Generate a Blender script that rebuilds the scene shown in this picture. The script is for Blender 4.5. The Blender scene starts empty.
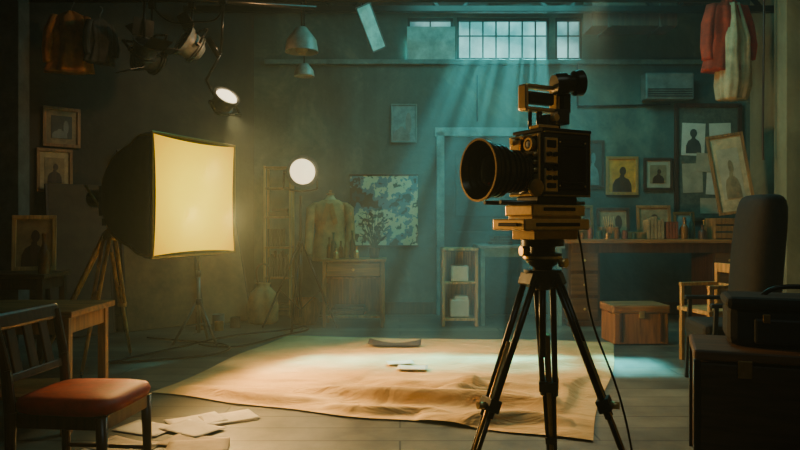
import bpy, bmesh, math, random
from mathutils import Vector, Matrix, Euler, noise
random.seed(4)
PI=math.pi
C=bpy.context.scene.collection

# ---------------------------------------------------------------- materials
def mat(name,col,rough=.6,metal=0,var=.35,scale=6,bump=.15,col2=None,coat=0,spec=None):
    m=bpy.data.materials.new(name); m.use_nodes=True
    nt=m.node_tree; N=nt.nodes; L=nt.links; b=N['Principled BSDF']
    tc=N.new('ShaderNodeTexCoord'); n=N.new('ShaderNodeTexNoise')
    n.inputs['Scale'].default_value=scale; n.inputs['Detail'].default_value=6; n.inputs['Roughness'].default_value=.65
    L.new(tc.outputs['Object'],n.inputs['Vector'])
    r=N.new('ShaderNodeValToRGB')
    c2=col2 if col2 else tuple(min(1,c*(1+var)) for c in col)
    c1=tuple(c*(1-var) for c in col) if not col2 else col
    r.color_ramp.elements[0].color=(*c1,1); r.color_ramp.elements[1].color=(*c2,1)
    r.color_ramp.elements[0].position=.35; r.color_ramp.elements[1].position=.68
    L.new(n.outputs['Fac'],r.inputs['Fac']); L.new(r.outputs['Color'],b.inputs['Base Color'])
    b.inputs['Roughness'].default_value=rough; b.inputs['Metallic'].default_value=metal
    b.inputs['Coat Weight'].default_value=coat
    if spec is not None: b.inputs['Specular IOR Level'].default_value=spec
    if bump:
        n2=N.new('ShaderNodeTexNoise'); n2.inputs['Scale'].default_value=scale*5; n2.inputs['Detail'].default_value=4
        L.new(tc.outputs['Object'],n2.inputs['Vector'])
        bp=N.new('ShaderNodeBump'); bp.inputs['Strength'].default_value=bump; bp.inputs['Distance'].default_value=.01
        L.new(n2.outputs['Fac'],bp.inputs['Height']); L.new(bp.outputs['Normal'],b.inputs['Normal'])
    return m
def wood(name,col,rough=.45,axis='Z'):
    m=bpy.data.materials.new(name); m.use_nodes=True
    nt=m.node_tree; N=nt.nodes; L=nt.links; b=N['Principled BSDF']
    tc=N.new('ShaderNodeTexCoord'); mp=N.new('ShaderNodeMapping')
    s={'Z':(14,14,1.2),'X':(1.2,14,14),'Y':(14,1.2,14)}[axis]; mp.inputs['Scale'].default_value=s
    n=N.new('ShaderNodeTexNoise'); n.inputs['Scale'].default_value=2.2; n.inputs['Detail'].default_value=7; n.inputs['Distortion'].default_value=.6
    L.new(tc.outputs['Object'],mp.inputs['Vector']); L.new(mp.outputs['Vector'],n.inputs['Vector'])
    r=N.new('ShaderNodeValToRGB'); r.color_ramp.elements[0].position=.35; r.color_ramp.elements[1].position=.7
    r.color_ramp.elements[0].color=(*[c*.55 for c in col],1); r.color_ramp.elements[1].color=(*[min(1,c*1.35) for c in col],1)
    L.new(n.outputs['Fac'],r.inputs['Fac']); L.new(r.outputs['Color'],b.inputs['Base Color'])
    b.inputs['Roughness'].default_value=rough
    bp=N.new('ShaderNodeBump'); bp.inputs['Strength'].default_value=.15; bp.inputs['Distance'].default_value=.005
    L.new(n.outputs['Fac'],bp.inputs['Height']); L.new(bp.outputs['Normal'],b.inputs['Normal'])
    return m
def emit(name,col,s):
    m=bpy.data.materials.new(name); m.use_nodes=True
    b=m.node_tree.nodes['Principled BSDF']; b.inputs['Base Color'].default_value=(*[c*.8 for c in col],1)
    b.inputs['Emission Color'].default_value=(*col,1); b.inputs['Emission Strength'].default_value=s
    return m

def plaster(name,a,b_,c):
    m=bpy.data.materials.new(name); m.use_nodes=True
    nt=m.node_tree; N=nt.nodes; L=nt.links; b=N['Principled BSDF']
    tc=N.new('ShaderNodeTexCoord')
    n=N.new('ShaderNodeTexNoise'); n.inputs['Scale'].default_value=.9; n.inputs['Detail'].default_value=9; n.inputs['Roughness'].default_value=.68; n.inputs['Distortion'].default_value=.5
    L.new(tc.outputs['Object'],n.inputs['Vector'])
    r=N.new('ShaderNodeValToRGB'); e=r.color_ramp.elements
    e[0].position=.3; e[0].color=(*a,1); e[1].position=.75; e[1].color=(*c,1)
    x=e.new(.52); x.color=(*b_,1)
    L.new(n.outputs['Fac'],r.inputs['Fac'])
    mp=N.new('ShaderNodeMapping'); mp.inputs['Scale'].default_value=(5,5,.5)
    n3=N.new('ShaderNodeTexNoise'); n3.inputs['Scale'].default_value=1; n3.inputs['Detail'].default_value=5
    L.new(tc.outputs['Object'],mp.inputs['Vector']); L.new(mp.outputs['Vector'],n3.inputs['Vector'])
    mx=N.new('ShaderNodeMix'); mx.data_type='RGBA'; mx.blend_type='OVERLAY'; mx.inputs[0].default_value=.45
    L.new(r.outputs['Color'],mx.inputs[6]); L.new(n3.outputs['Fac'],mx.inputs[7])
    L.new(mx.outputs[2],b.inputs['Base Color'])
    b.inputs['Roughness'].default_value=.8
    n2=N.new('ShaderNodeTexNoise'); n2.inputs['Scale'].default_value=14; n2.inputs['Detail'].default_value=6
    L.new(tc.outputs['Object'],n2.inputs['Vector'])
    bp=N.new('ShaderNodeBump'); bp.inputs['Strength'].default_value=.3; bp.inputs['Distance'].default_value=.02
    L.new(n2.outputs['Fac'],bp.inputs['Height']); L.new(bp.outputs['Normal'],b.inputs['Normal'])
    return m

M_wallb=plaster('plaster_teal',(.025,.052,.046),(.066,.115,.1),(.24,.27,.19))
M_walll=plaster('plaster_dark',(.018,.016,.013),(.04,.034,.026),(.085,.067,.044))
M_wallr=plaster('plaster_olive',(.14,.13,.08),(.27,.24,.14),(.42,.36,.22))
M_ceil=mat('ceiling_dark',(.02,.026,.026),.9)
M_black=mat('black_metal',(.018,.017,.015),.3,.6,bump=.05)
M_blackm=mat('black_matte',(.012,.012,.012),.5,0,bump=.1)
M_fab=mat('black_fabric',(.012,.011,.010),.85,0,scale=20)
M_steel=mat('grey_steel',(.16,.16,.15),.4,.8)
M_gold=mat('worn_brass',(.85,.56,.22),.33,.8,scale=30,bump=.04,var=.12)
M_gold2=mat('dark_brass',(.4,.25,.09),.38,.85,scale=30,bump=.04,var=.15)
M_wood=wood('oak',(.34,.15,.05))
M_woodl=wood('light_wood',(.6,.33,.12))
M_woodx=wood('oak_top',(.34,.15,.05),axis='X')
M_woodd=wood('dark_wood',(.08,.034,.017))
M_wooddx=wood('dark_wood_top',(.14,.065,.028),axis='X')
M_chair=wood('mahogany',(.07,.025,.013),.3)
M_red=mat('red_upholstery',(.55,.02,.007),.6,scale=9,var=.25)
M_cream=mat('cream_cloth',(.5,.36,.2),.85)
M_tan=mat('tan_cloth',(.5,.26,.1),.85)
M_paper=mat('paper',(.66,.6,.48),.8,var=.12,bump=.05)
M_paper2=mat('old_paper',(.45,.36,.24),.8,var=.2,bump=.05)
M_brownc=mat('brown_cloth',(.5,.19,.05),.9)
M_redc=mat('red_cloth',(.5,.04,.012),.85)
M_rust=mat('rust_paint',(.22,.05,.02),.6)
M_tealp=mat('teal_paint',(.1,.2,.19),.6)
M_glass=mat('green_glass',(.03,.07,.05),.1,0,bump=0)
M_glassb=mat('amber_glass',(.22,.08,.02),.1,0,bump=0)
M_white=mat('white_enamel',(.3,.29,.24),.4)
M_grey=mat('grey_plastic',(.16,.18,.16),.5)
M_cork=mat('cork',(.1,.11,.08),.9,scale=20)
M_lensg=mat('lens_glass',(.01,.012,.02),.03,0,bump=0,coat=1)
M_plant=mat('dark_foliage',(.02,.045,.025),.6)

def canvas_mat():
    m=bpy.data.materials.new('canvas_cloth'); m.use_nodes=True
    N=m.node_tree.nodes; L=m.node_tree.links; b=N['Principled BSDF']; tc=N.new('ShaderNodeTexCoord')
    n=N.new('ShaderNodeTexNoise'); n.inputs['Scale'].default_value=1.5; n.inputs['Detail'].default_value=8; n.inputs['Roughness'].default_value=.65
    L.new(tc.outputs['Object'],n.inputs['Vector']); r=N.new('ShaderNodeValToRGB')
    r.color_ramp.elements[0].position=.33; r.color_ramp.elements[0].color=(.50,.31,.12,1); r.color_ramp.elements[1].position=.68; r.color_ramp.elements[1].color=(.80,.55,.26,1)
    L.new(n.outputs['Fac'],r.inputs[0]); L.new(r.outputs[0],b.inputs['Base Color']); b.inputs['Roughness'].default_value=.9
    mp=N.new('ShaderNodeMapping'); mp.inputs['Scale'].default_value=(1.1,3.0,1); mp.inputs['Rotation'].default_value=(0,0,.35)
    n2=N.new('ShaderNodeTexNoise'); n2.inputs['Scale'].default_value=2.2; n2.inputs['Detail'].default_value=3; n2.inputs['Distortion'].default_value=1.2
    L.new(tc.outputs['Object'],mp.inputs[0]); L.new(mp.outputs[0],n2.inputs['Vector'])
    bp=N.new('ShaderNodeBump'); bp.inputs['Strength'].default_value=.7; bp.inputs['Distance'].default_value=.05
    L.new(n2.outputs['Fac'],bp.inputs['Height'])
    n3=N.new('ShaderNodeTexNoise'); n3.inputs['Scale'].default_value=60; L.new(tc.outputs['Object'],n3.inputs['Vector'])
    b2=N.new('ShaderNodeBump'); b2.inputs['Strength'].default_value=.2; b2.inputs['Distance'].default_value=.003
    L.new(n3.outputs['Fac'],b2.inputs['Height']); L.new(bp.outputs['Normal'],b2.inputs['Normal']); L.new(b2.outputs['Normal'],b.inputs['Normal'])
    return m
M_canvas=canvas_mat()

# ---------------------------------------------------------------- helpers
def group(name,loc=(0,0,0),rz=0,rot=None,parent=None):
    e=bpy.data.objects.new(name,None); C.objects.link(e); e.empty_display_size=.05
    e.location=loc; e.rotation_euler=rot if rot else (0,0,rz)
    if parent: e.parent=parent
    return e
def fin(name,bm,m,parent=None,smooth=False,bevel=0,mods=None):
    me=bpy.data.meshes.new(name); bmesh.ops.recalc_face_normals(bm,faces=bm.faces)
    bm.to_mesh(me); bm.free()
    if smooth:
        for p in me.polygons: p.use_smooth=True
    o=bpy.data.objects.new(name,me); C.objects.link(o)
    me.materials.append(m)
    if parent: o.parent=parent
    if bevel:
        bv=o.modifiers.new('bevel','BEVEL'); bv.width=bevel; bv.segments=2; bv.limit_method='ANGLE'
    return o
def bmbox(bm,loc,size,rot=(0,0,0)):
    M=Matrix.Translation(loc)@Euler(rot).to_matrix().to_4x4()@Matrix.Diagonal((*size,1))
    bmesh.ops.create_cube(bm,size=1,matrix=M)
def box(name,p,loc,size,m,rot=(0,0,0),bevel=.004):
    bm=bmesh.new(); bmbox(bm,loc,size,rot); return fin(name,bm,m,p,bevel=bevel)
def boxes(name,p,lst,m,bevel=.004):
    bm=bmesh.new()
    for a in lst: bmbox(bm,*a)
    return fin(name,bm,m,p,bevel=bevel)
def bmcyl(bm,p1,p2,r1,r2=None,seg=16):
    r2=r1 if r2 is None else r2
    p1=Vector(p1);p2=Vector(p2);d=p2-p1
    M=Matrix.Translation((p1+p2)/2)@d.to_track_quat('Z','Y').to_matrix().to_4x4()
    bmesh.ops.create_cone(bm,cap_ends=True,segments=seg,radius1=r1,radius2=r2,depth=d.length,matrix=M)
def cyl(name,p,p1,p2,r1,m,r2=None,seg=20,bevel=0):
    bm=bmesh.new(); bmcyl(bm,p1,p2,r1,r2,seg)
    o=fin(name,bm,m,p,bevel=bevel)
    for f in o.data.polygons:
        if len(f.vertices)==4: f.use_smooth=True
    return o
def cyls(name,p,lst,m,seg=12):
    bm=bmesh.new()
    for a in lst: bmcyl(bm,*a,seg=seg)
    o=fin(name,bm,m,p)
    for f in o.data.polygons:
        if len(f.vertices)==4: f.use_smooth=True
    return o
def bmlathe(bm,prof,origin,axis,seg=32):
    M=Matrix.Translation(origin)@Vector(axis).to_track_quat('Z','Y').to_matrix().to_4x4()
    rings=[]
    ring_only=prof[0][0]>.001 and prof[-1][0]>.001
    for r,z in prof:
        rings.append([bm.verts.new(M@Vector((max(r,1e-4)*math.cos(2*PI*i/seg),max(r,1e-4)*math.sin(2*PI*i/seg),z))) for i in range(seg)])
    pairs=list(zip(rings,rings[1:]))
    if ring_only: pairs.append((rings[-1],rings[0]))
    for a,b in pairs:
        for i in range(seg): bm.faces.new((a[i],a[(i+1)%seg],b[(i+1)%seg],b[i]))
    if not ring_only:
        bm.faces.new(rings[0]); bm.faces.new(rings[-1][::-1])
def lathe(name,p,prof,origin,m,axis=(0,0,1),seg=32,smooth=True):
    bm=bmesh.new(); bmlathe(bm,prof,origin,axis,seg)
    o=fin(name,bm,m,p,smooth=smooth)
    if smooth:
        try: o.data.set_sharp_from_angle(angle=math.radians(35))
        except Exception: pass
    return o
def tube(name,p,pts,r,m,cyc=False):
    cu=bpy.data.curves.new(name,'CURVE'); cu.dimensions='3D'; cu.bevel_depth=r; cu.bevel_resolution=3
    s=cu.splines.new('NURBS'); s.points.add(len(pts)-1)
    for q,a in zip(s.points,pts): q.co=(*a,1)
    s.use_endpoint_u=True; s.order_u=min(4,len(pts)); s.resolution_u=8; s.use_cyclic_u=cyc
    o=bpy.data.objects.new(name,cu); C.objects.link(o); cu.materials.append(m)
    if p: o.parent=p
    return o
def loft(name,p,rings,m,seg=32,fold=0,k=7,sub=0,ph=0,sqr=1,dense=1):
    bm=bmesh.new(); R=[]
    if dense>1:
        rr=[]
        for a,b in zip(rings,rings[1:]):
            for q in range(dense): rr.append(tuple(a[i]*(1-q/dense)+b[i]*q/dense for i in range(5)))
        rings=rr+[rings[-1]]
    for j,(x,y,z,rx,ry) in enumerate(rings):
        row=[]
        for i in range(seg):
            t=2*PI*i/seg; c,s=math.cos(t),math.sin(t)
            f=1
            if fold:
                f+=fold*2.0*noise.noise(Vector((c*k*.45+ph,s*k*.45,z*.7+ph)))+fold*.9*noise.noise(Vector((c*k,s*k,z*1.6+ph+7)))
            c=math.copysign(abs(c)**sqr,c); s=math.copysign(abs(s)**sqr,s)
            row.append(bm.verts.new((x+rx*f*c,y+ry*f*s,z)))
        R.append(row)
    for a,b in zip(R,R[1:]):
        for i in range(seg): bm.faces.new((a[i],a[(i+1)%seg],b[(i+1)%seg],b[i]))
    bm.faces.new(R[0]); bm.faces.new(R[-1][::-1])
    o=fin(name,bm,m,p,smooth=True)
    if sub:
        s=o.modifiers.new('s','SUBSURF'); s.levels=sub; s.render_levels=sub
    return o
def disc(name,p,cx,cz,rx,rz,y,m,t=.003):
    bm=bmesh.new()
    top=[bm.verts.new((cx+rx*math.cos(2*PI*i/24),y,cz+rz*math.sin(2*PI*i/24))) for i in range(24)]
    bot=[bm.verts.new((a.co.x,y+t,a.co.z)) for a in top]
    bm.faces.new(top); bm.faces.new(bot[::-1])
    for i in range(24): bm.faces.new((top[i],bot[i],bot[(i+1)%24],top[(i+1)%24]))
    return fin(name,bm,m,p)
def shoulders(name,p,cx,z0,w,h,y,m,t=.003):
    bm=bmesh.new(); pts=[(-w,0),(-w*.95,h*.45),(-w*.7,h*.72),(-w*.25,h*.86),(-w*.2,h),(w*.2,h),(w*.25,h*.86),(w*.7,h*.72),(w*.95,h*.45),(w,0)]
    top=[bm.verts.new((cx+a,y,z0+b)) for a,b in pts]; bot=[bm.verts.new((a.co.x,y+t,a.co.z)) for a in top]
    n=len(pts); bm.faces.new(top); bm.faces.new(bot[::-1])
    for i in range(n): bm.faces.new((top[i],bot[i],bot[(i+1)%n],top[(i+1)%n]))
    return fin(name,bm,m,p)
def sheet(name,loc,w,h,rz,m,curl=.01,parent=None):
    bm=bmesh.new(); n=8; V=[]
    for j in range(n+1):
        V.append([bm.verts.new(((i/n-.5)*w,(j/n-.5)*h,curl*((2*i/n-1)**2)*(.4+j/n))) for i in range(n+1)])
    for j in range(n):
        for i in range(n): bm.faces.new((V[j][i],V[j][i+1],V[j+1][i+1],V[j+1][i]))
    M=Matrix.Translation(loc)@Matrix.Rotation(rz,4,'Z')
    bmesh.ops.transform(bm,matrix=M,verts=bm.verts)
    o=fin(name,bm,m,parent,smooth=True)
    s=o.modifiers.new('t','SOLIDIFY'); s.thickness=.001; s.offset=1
    return o

def picture(name,loc,w,h,rz=0,tilt=0,roll=0,fm=None,art=None,fig=None,b=.035,mattem=None,land=False):
    fm=fm or M_wood; art=art or M_paper2
    g=group(name,loc,rot=(tilt,roll,rz))
    boxes('frame',g,[((0,-.015,h/2-b/2),(w,.03,b)),((0,-.015,-h/2+b/2),(w,.03,b)),((-w/2+b/2,-.015,0),(b,.03,h-2*b)),((w/2-b/2,-.015,0),(b,.03,h-2*b))],fm)
    box('canvas',g,(0,-.008,0),(w-2*b,.008,h-2*b),mattem or art,bevel=0)
    iw,ih=w-2*b,h-2*b
    if mattem:
        iw*=.68; ih*=.68
        box('print',g,(0,-.014,0),(iw,.004,ih),art,bevel=0)
    y=-.02 if mattem else -.016
    if fig and not land:
        disc('painted_head',g,0.01,ih*.14,iw*.12,ih*.13,y-.001,fig)
        shoulders('painted_shoulders',g,0,-ih*.49,iw*.36,ih*.52,y,fig)
    if fig and land:
        shoulders('painted_hill',g,-iw*.1,-ih*.49,iw*.37,ih*.4,y,fig)
        disc('painted_tree',g,iw*.2,ih*.0,iw*.13,ih*.3,y-.001,fig)
    return g

# ---------------------------------------------------------------- room shell
H=4.4
def floor_mat():
    m=bpy.data.materials.new('worn_floorboards'); m.use_nodes=True
    nt=m.node_tree; N=nt.nodes; L=nt.links; b=N['Principled BSDF']
    tc=N.new('ShaderNodeTexCoord'); 
    br=N.new('ShaderNodeTexBrick'); br.inputs['Scale'].default_value=1; br.inputs['Brick Width'].default_value=2.2; br.inputs['Row Height'].default_value=.24
    br.inputs['Mortar Size'].default_value=.006; br.inputs['Color1'].default_value=(.13,.14,.12,1); br.inputs['Color2'].default_value=(.07,.082,.075,1); br.inputs['Mortar'].default_value=(.012,.015,.015,1)
    L.new(tc.outputs['Object'],br.inputs['Vector'])
    n=N.new('ShaderNodeTexNoise'); n.inputs['Scale'].default_value=1.3; n.inputs['Detail'].default_value=9; n.inputs['Roughness'].default_value=.7
    L.new(tc.outputs['Object'],n.inputs['Vector'])
    r=N.new('ShaderNodeValToRGB'); r.color_ramp.elements[0].position=.38; r.color_ramp.elements[1].position=.66
    r.color_ramp.elements[0].color=(.3,.3,.3,1); r.color_ramp.elements[1].color=(1.9,1.7,1.4,1)
    L.new(n.outputs['Fac'],r.inputs['Fac'])
    mx=N.new('ShaderNodeMix'); mx.data_type='RGBA'; mx.blend_type='MULTIPLY'; mx.inputs[0].default_value=.9
    L.new(br.outputs['Color'],mx.inputs[6]); L.new(r.outputs['Color'],mx.inputs[7]); L.new(mx.outputs[2],b.inputs['Base Color'])
    rr=N.new('ShaderNodeMapRange'); rr.inputs[3].default_value=.25; rr.inputs[4].default_value=.65
    L.new(n.outputs['Fac'],rr.inputs[0]); L.new(rr.outputs[0],b.inputs['Roughness'])
    bp=N.new('ShaderNodeBump'); bp.inputs['Strength'].default_value=.3; bp.inputs['Distance'].default_value=.01
    L.new(n.outputs['Fac'],bp.inputs['Height']); L.new(bp.outputs['Normal'],b.inputs['Normal'])
    return m
box('floor',None,(0,3.78,-.05),(10.2,11.1,.1),floor_mat(),bevel=0)
box('ceiling',None,(0,3.78,H+.05),(10.2,11.1,.1),M_ceil,bevel=0)
W=[((1.375,9.2,1.65),(6.75,.2,3.3)),((1.375,9.2,4.13),(6.75,.2,.54)),((-.95,9.2,3.58),(2.1,.2,.56)),((.715,9.2,3.58),(.05,.2,.56)),((1.98,9.2,3.58),(.08,.2,.56)),((3.56,9.2,3.58),(2.38,.2,.56))]
boxes('wall_back',None,W,M_wallb,bevel=0)
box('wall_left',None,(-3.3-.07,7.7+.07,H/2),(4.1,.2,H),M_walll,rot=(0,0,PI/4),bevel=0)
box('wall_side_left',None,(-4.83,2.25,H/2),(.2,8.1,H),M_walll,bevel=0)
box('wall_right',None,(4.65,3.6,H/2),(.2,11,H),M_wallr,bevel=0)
box('wall_front',None,(0,-1.7,H/2),(9.4,.2,H),M_walll,bevel=0)
box('baseboard_back',None,(1.35,9.085,.08),(6.3,.03,.16),M_woodd)
box('baseboard_left',None,(-3.27,7.67,.08),(3.9,.03,.16),M_woodd,rot=(0,0,PI/4))
box('trim_1',None,(4.42,7.9,2.2),(.26,.26,4.4),M_wallr)
box('trim_2',None,(1.35,9.06,3.27),(6.2,.06,.06),M_tealp)
box('trim_3',None,(-3.88,6.76,2.2),(.5,.2,4.4),mat('grey_plaster_pillar',(.1,.11,.1),.8))
gm=bpy.data.materials.new('dirty_glowing_glass'); gm.use_nodes=True; N=gm.node_tree.nodes; L=gm.node_tree.links  # mottled dirty panes; their emission stands in for daylight behind them
N.remove(N['Principled BSDF']); tr=N.new('ShaderNodeBsdfTransparent'); em=N.new('ShaderNodeEmission'); mx=N.new('ShaderNodeMixShader')
tc=N.new('ShaderNodeTexCoord'); nz=N.new('ShaderNodeTexNoise'); nz.inputs['Scale'].default_value=2.2; nz.inputs['Detail'].default_value=5
rp=N.new('ShaderNodeValToRGB'); rp.color_ramp.elements[0].position=.38; rp.color_ramp.elements[0].color=(.04,.2,.2,1); rp.color_ramp.elements[1].position=.65; rp.color_ramp.elements[1].color=(.4,.9,.85,1)
L.new(tc.outputs['Object'],nz.inputs['Vector']); L.new(nz.outputs['Fac'],rp.inputs[0]); L.new(rp.outputs[0],em.inputs[0]); em.inputs[1].default_value=2.2
mx.inputs[0].default_value=.3
L.new(tr.outputs[0],mx.inputs[1]); L.new(em.outputs[0],mx.inputs[2]); L.new(mx.outputs[0],N['Material Output'].inputs[0])
def window(name,x0,x1,z0,z1,n):
    g=group(name,((x0+x1)/2,9.15,(z0+z1)/2)); w=x1-x0;h=z1-z0
    l=[((0,0,h/2-.02),(w,.05,.04)),((0,0,-h/2+.02),(w,.05,.04)),((-w/2+.015,0,0),(.03,.05,h)),((w/2-.015,0,0),(.03,.05,h))]
    for i in range(1,n): l.append(((-w/2+w*i/n,0,0),(.018,.03,h)))
    l.append(((0,0,.05),(w,.02,.015)))
    boxes('sash_bars',g,l,M_black,bevel=0)
    box('glass',g,(0,.03,0),(w,.006,h),gm,bevel=0)
window('window_1',.74,1.94,3.3,3.86,7)
window('window_2',.1,.69,3.3,3.86,2)
window('window_3',2.02,2.37,3.3,3.86,2)
box('roller_blind',None,(.4,9.04,3.5),(.62,.02,.44),mat('pale_blind',(.35,.48,.45),.7),rot=(.05,0,.0))
g=group('door_1',(1.12,9.09,0))
boxes('door_frame',g,[((-.6,-.05,1.18),(.1,.1,2.36)),((.6,-.05,1.18),(.1,.1,2.36)),((0,-.05,2.36),(1.34,.1,.11))],mat('door_frame_paint',(.14,.26,.25),.6))
box('door_leaf',g,(0,-.015,1.15),(1.1,.03,2.28),mat('door_paint',(.018,.045,.045),.5))
boxes('door_panels',g,[((0,-.035,1.7),(.8,.012,.85)),((0,-.035,.65),(.8,.012,.85))],mat('door_panel_paint',(.03,.065,.065),.5))
lathe('door_knob',g,[(0,0),(.012,0),(.012,.03),(.03,.04),(.03,.06),(0,.07)],(.46,-.03,1.05),M_gold,axis=(0,-1,0),seg=16)

for i,y in enumerate((3.2,4.4,5.6,6.8)):
    box('ceiling_joist',None,(0,y,4.3),(9.2,.12,.2),M_ceil,bevel=0)
g=group('roof_truss',(0,8.1,0))
boxes('chords',g,[((1.0,0,3.66),(7.0,.08,.07)),((1.0,0,4.1),(7.0,.08,.07))],M_black)
boxes('webs',g,[((-2.2+i*.62,0,3.88),(.04,.05,.6),(0,(.7 if i%2 else -.7),0)) for i in range(11)],M_black)
cyls('drop_rods',g,[((x,0,4.1),(x,0,4.4),.012) for x in (-2,0,2,4)],M_black)
g=group('lighting_pipe',(0,7.0,0))
cyl('pipe',g,(-4,0,3.42),(3.2,0,3.42),.025,M_black)
cyls('hangers',g,[((x,0,3.42),(x,0,4.4),.01) for x in (-3.4,-1.4,.6,2.8)],M_black)
g=group('lighting_pipe',(0,6.1,0))
cyl('pipe',g,(-3.3,0,3.25),(-.8,.6,3.25),.022,M_black)
cyls('hangers',g,[((-3.2,0.02,3.25),(-3.2,0.02,4.4),.01),((-.9,.57,3.25),(-.9,.57,4.4),.01)],M_black)
g=group('ventilation_duct',(2.75,8.4,3.75))
boxes('duct',g,[((0,0,0),(1.0,.4,.5)),((-.3,0,-.0),(.03,.44,.54)),((.3,0,0),(.03,.44,.54))],M_woodd)
cyls('straps',g,[((-.4,0,.2),(-.4,0,.65),.01),((.4,0,.2),(.4,0,.65),.01)],M_black)
g=group('reflector_panel',(-.33,8.0,3.42),rot=(.3,-.45,.2))
box('panel',g,(0,0,0),(.16,.02,.5),mat('pale_teal_panel',(.4,.6,.55),.5))
boxes('frame',g,[((-.085,0,0),(.015,.03,.52)),((.085,0,0),(.015,.03,.52)),((0,0,.26),(.18,.03,.015)),((0,0,-.26),(.18,.03,.015))],M_steel)
cyl('hanging_wire',g,(0,0,.26),(.1,0,.6),.006,M_black)
box('ceiling_beam',None,(.7,8.75,4.0),(6.4,.14,.16),M_woodd)
g=group('rolled_screen',(1.55,8.75,3.88)); cyl('roll',g,(-.45,0,0),(.45,0,0.03),.07,M_woodd); cyl('rod',g,(-.52,0,0),(.52,0,.035),.015,M_steel)

g=group('air_conditioner',(3.43,9.09,2.93))
box('case',g,(0,-.1,0),(.62,.2,.34),M_grey,bevel=.02)
boxes('louvers',g,[((0,-.205,-.13+i*.03),(.56,.012,.01),(.4,0,0)) for i in range(4)],M_blackm,bevel=0)

# ---------------------------------------------------------------- canvas ground cloth
def groundcloth():
    bm=bmesh.new(); nx,ny=210,190
    A,B,D,E=[Vector(v) for v in ((-1.74,4.86),(1.05,3.8),(2.15,6.95),(-1.2,7.3))]
    V=[]
    def ridge(x,y,x0,y0,x1,y1,w,h,wob=.05):
        a=Vector((x0,y0));b=Vector((x1,y1));p=Vector((x,y)); L2=(b-a).length_squared; t=(p-a).dot(b-a)/L2
        e=max(0,1-((t-.5)/.5)**2) if 0<=t<=1 else 0
        nrm=Vector((-(b-a).y,(b-a).x)).normalized(); d=(p-a).dot(nrm)+wob*math.sin(t*6+x0)
        ww=w if d<0 else w*2.6
        return h*math.sqrt(e)*math.exp(-(d/ww)**2)
    R=[(-.75,4.8,1.0,4.38,.05,.10),(-.3,5.1,1.15,4.8,.05,.06),(-1.6,4.95,-.4,4.5,.04,.04),(.5,5.6,1.9,5.95,.06,.03),
       (.1,4.22,1.0,4.02,.045,.07),(.9,4.3,1.5,5.4,.05,.045),(-.5,4.45,.3,4.25,.03,.045),(.2,4.75,.9,4.62,.03,.055),(-1.3,5.3,-.6,5.15,.04,.02),
       (.3,4.6,.75,5.3,.05,.045),(-.6,4.95,-.1,5.6,.04,.02)]
    for j in range(ny+1):
        v=j/ny; row=[]
        for i in range(nx+1):
            u=i/nx
            p=(A*(1-u)+B*u)*(1-v)+(E*(1-u)+D*u)*v
            p=p+Vector((0,.025*math.sin(u*9+1)+.02*math.sin(u*21)))*(1-v)**3 + Vector((.025*math.sin(v*8),0))*((1-u)**3-u**3) + Vector((0,.02*math.sin(u*11)))*v**3
            x,y=p
            z=.016+.014*(noise.noise(Vector((x*1.1,y*2.0,0)))+.6)+.01*noise.noise(Vector((x*2.5,y*5,3)))
            for q in R: z+=ridge(x,y,*q)
            ed=min(u,1-u,v,1-v)
            z=.006+(z-.006)*min(1,.3+ed*25)
            row.append(bm.verts.new((x,y,max(z,.006))))
        V.append(row)
    for j in range(ny):
        for i in range(nx): bm.faces.new((V[j][i],V[j][i+1],V[j+1][i+1],V[j+1][i]))
    return fin('canvas_ground_cloth',bm,M_canvas,smooth=True)
groundcloth()
g=group('script_pages')
sheet('page_1',(.0,5.76,.045),.22,.13,.2,M_paper,.004,g); sheet('page_2',(.1,5.56,.045),.24,.15,-.1,M_paper,.004,g)
g=group('curled_gel_sheet')
sheet('gel',(-.05,6.62,.045),.5,.16,-.08,mat('brown_gel',(.07,.045,.03),.6),.03,g)
g=group('scattered_papers')
for i in range(10):
    sheet('sheet_%d'%i,(-1.6+random.random()*.6,3.65+random.random()*.75,.003+i*.0012),.32,.22,random.uniform(-.9,.9),M_paper if i%2 else M_paper2,.003,g)

# ---------------------------------------------------------------- softbox
ang=math.atan2(-.354,.935)
g=group('softbox_light',(-1.59,5.475,1.395),rz=ang)
w,h=1.02,.90
bm=bmesh.new(); rings=[]; n=48
def sq(t,a,b,e):
    c,s=math.cos(t),math.sin(t)
    return (a*math.copysign(abs(c)**e,c),b*math.copysign(abs(s)**e,s))
D=.85
for k in range(13):
    f=k/12
    sc=(math.sqrt(max(0,1-(f)**2.2))*.9+.1)*(1+.07*math.sin(min(1,f*3.2)*PI))
    e=.2+.6*f
    rings.append([bm.verts.new((-f*D*.92,)+sq(2*PI*i/n,w/2*sc,h/2*sc,e)) for i in range(n)])
for a,b in zip(rings,rings[1:]):
    for i in range(n): bm.faces.new((a[i],a[(i+1)%n],b[(i+1)%n],b[i]))
bm.faces.new(rings[-1])
o=fin('shell',bm,M_fab,g,smooth=True); s=o.modifiers.new('t','SOLIDIFY'); s.thickness=.008
for sy,sz in ((1,1),(1,-1),(-1,1),(-1,-1)):
    pts=[]
    for k in range(13):
        f=k/12; sc=(math.sqrt(max(0,1-f**2.2))*.9+.1)*(1+.07*math.sin(min(1,f*3.2)*PI)); e=.2+.6*f
        y,z=sq(PI/4,w/2*sc,h/2*sc,e); pts.append((-f*D*.92,sy*y*1.01,sz*z*1.01))
    tube('rib',g,pts,.01,M_gold2)
bm=bmesh.new(); V=[]; nn=14
for j in range(nn+1):
    row=[]
    for i in range(nn+1):
        u=2*i/nn-1; v=2*j/nn-1
        pin=.045
        row.append(bm.verts.new((.005-.05*(1-u*u)*(1-v*v),u*(w/2-.012)*(1-pin*(1-v*v)),v*(h/2-.012)*(1-pin*(1-u*u)))))
    V.append(row)
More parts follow.
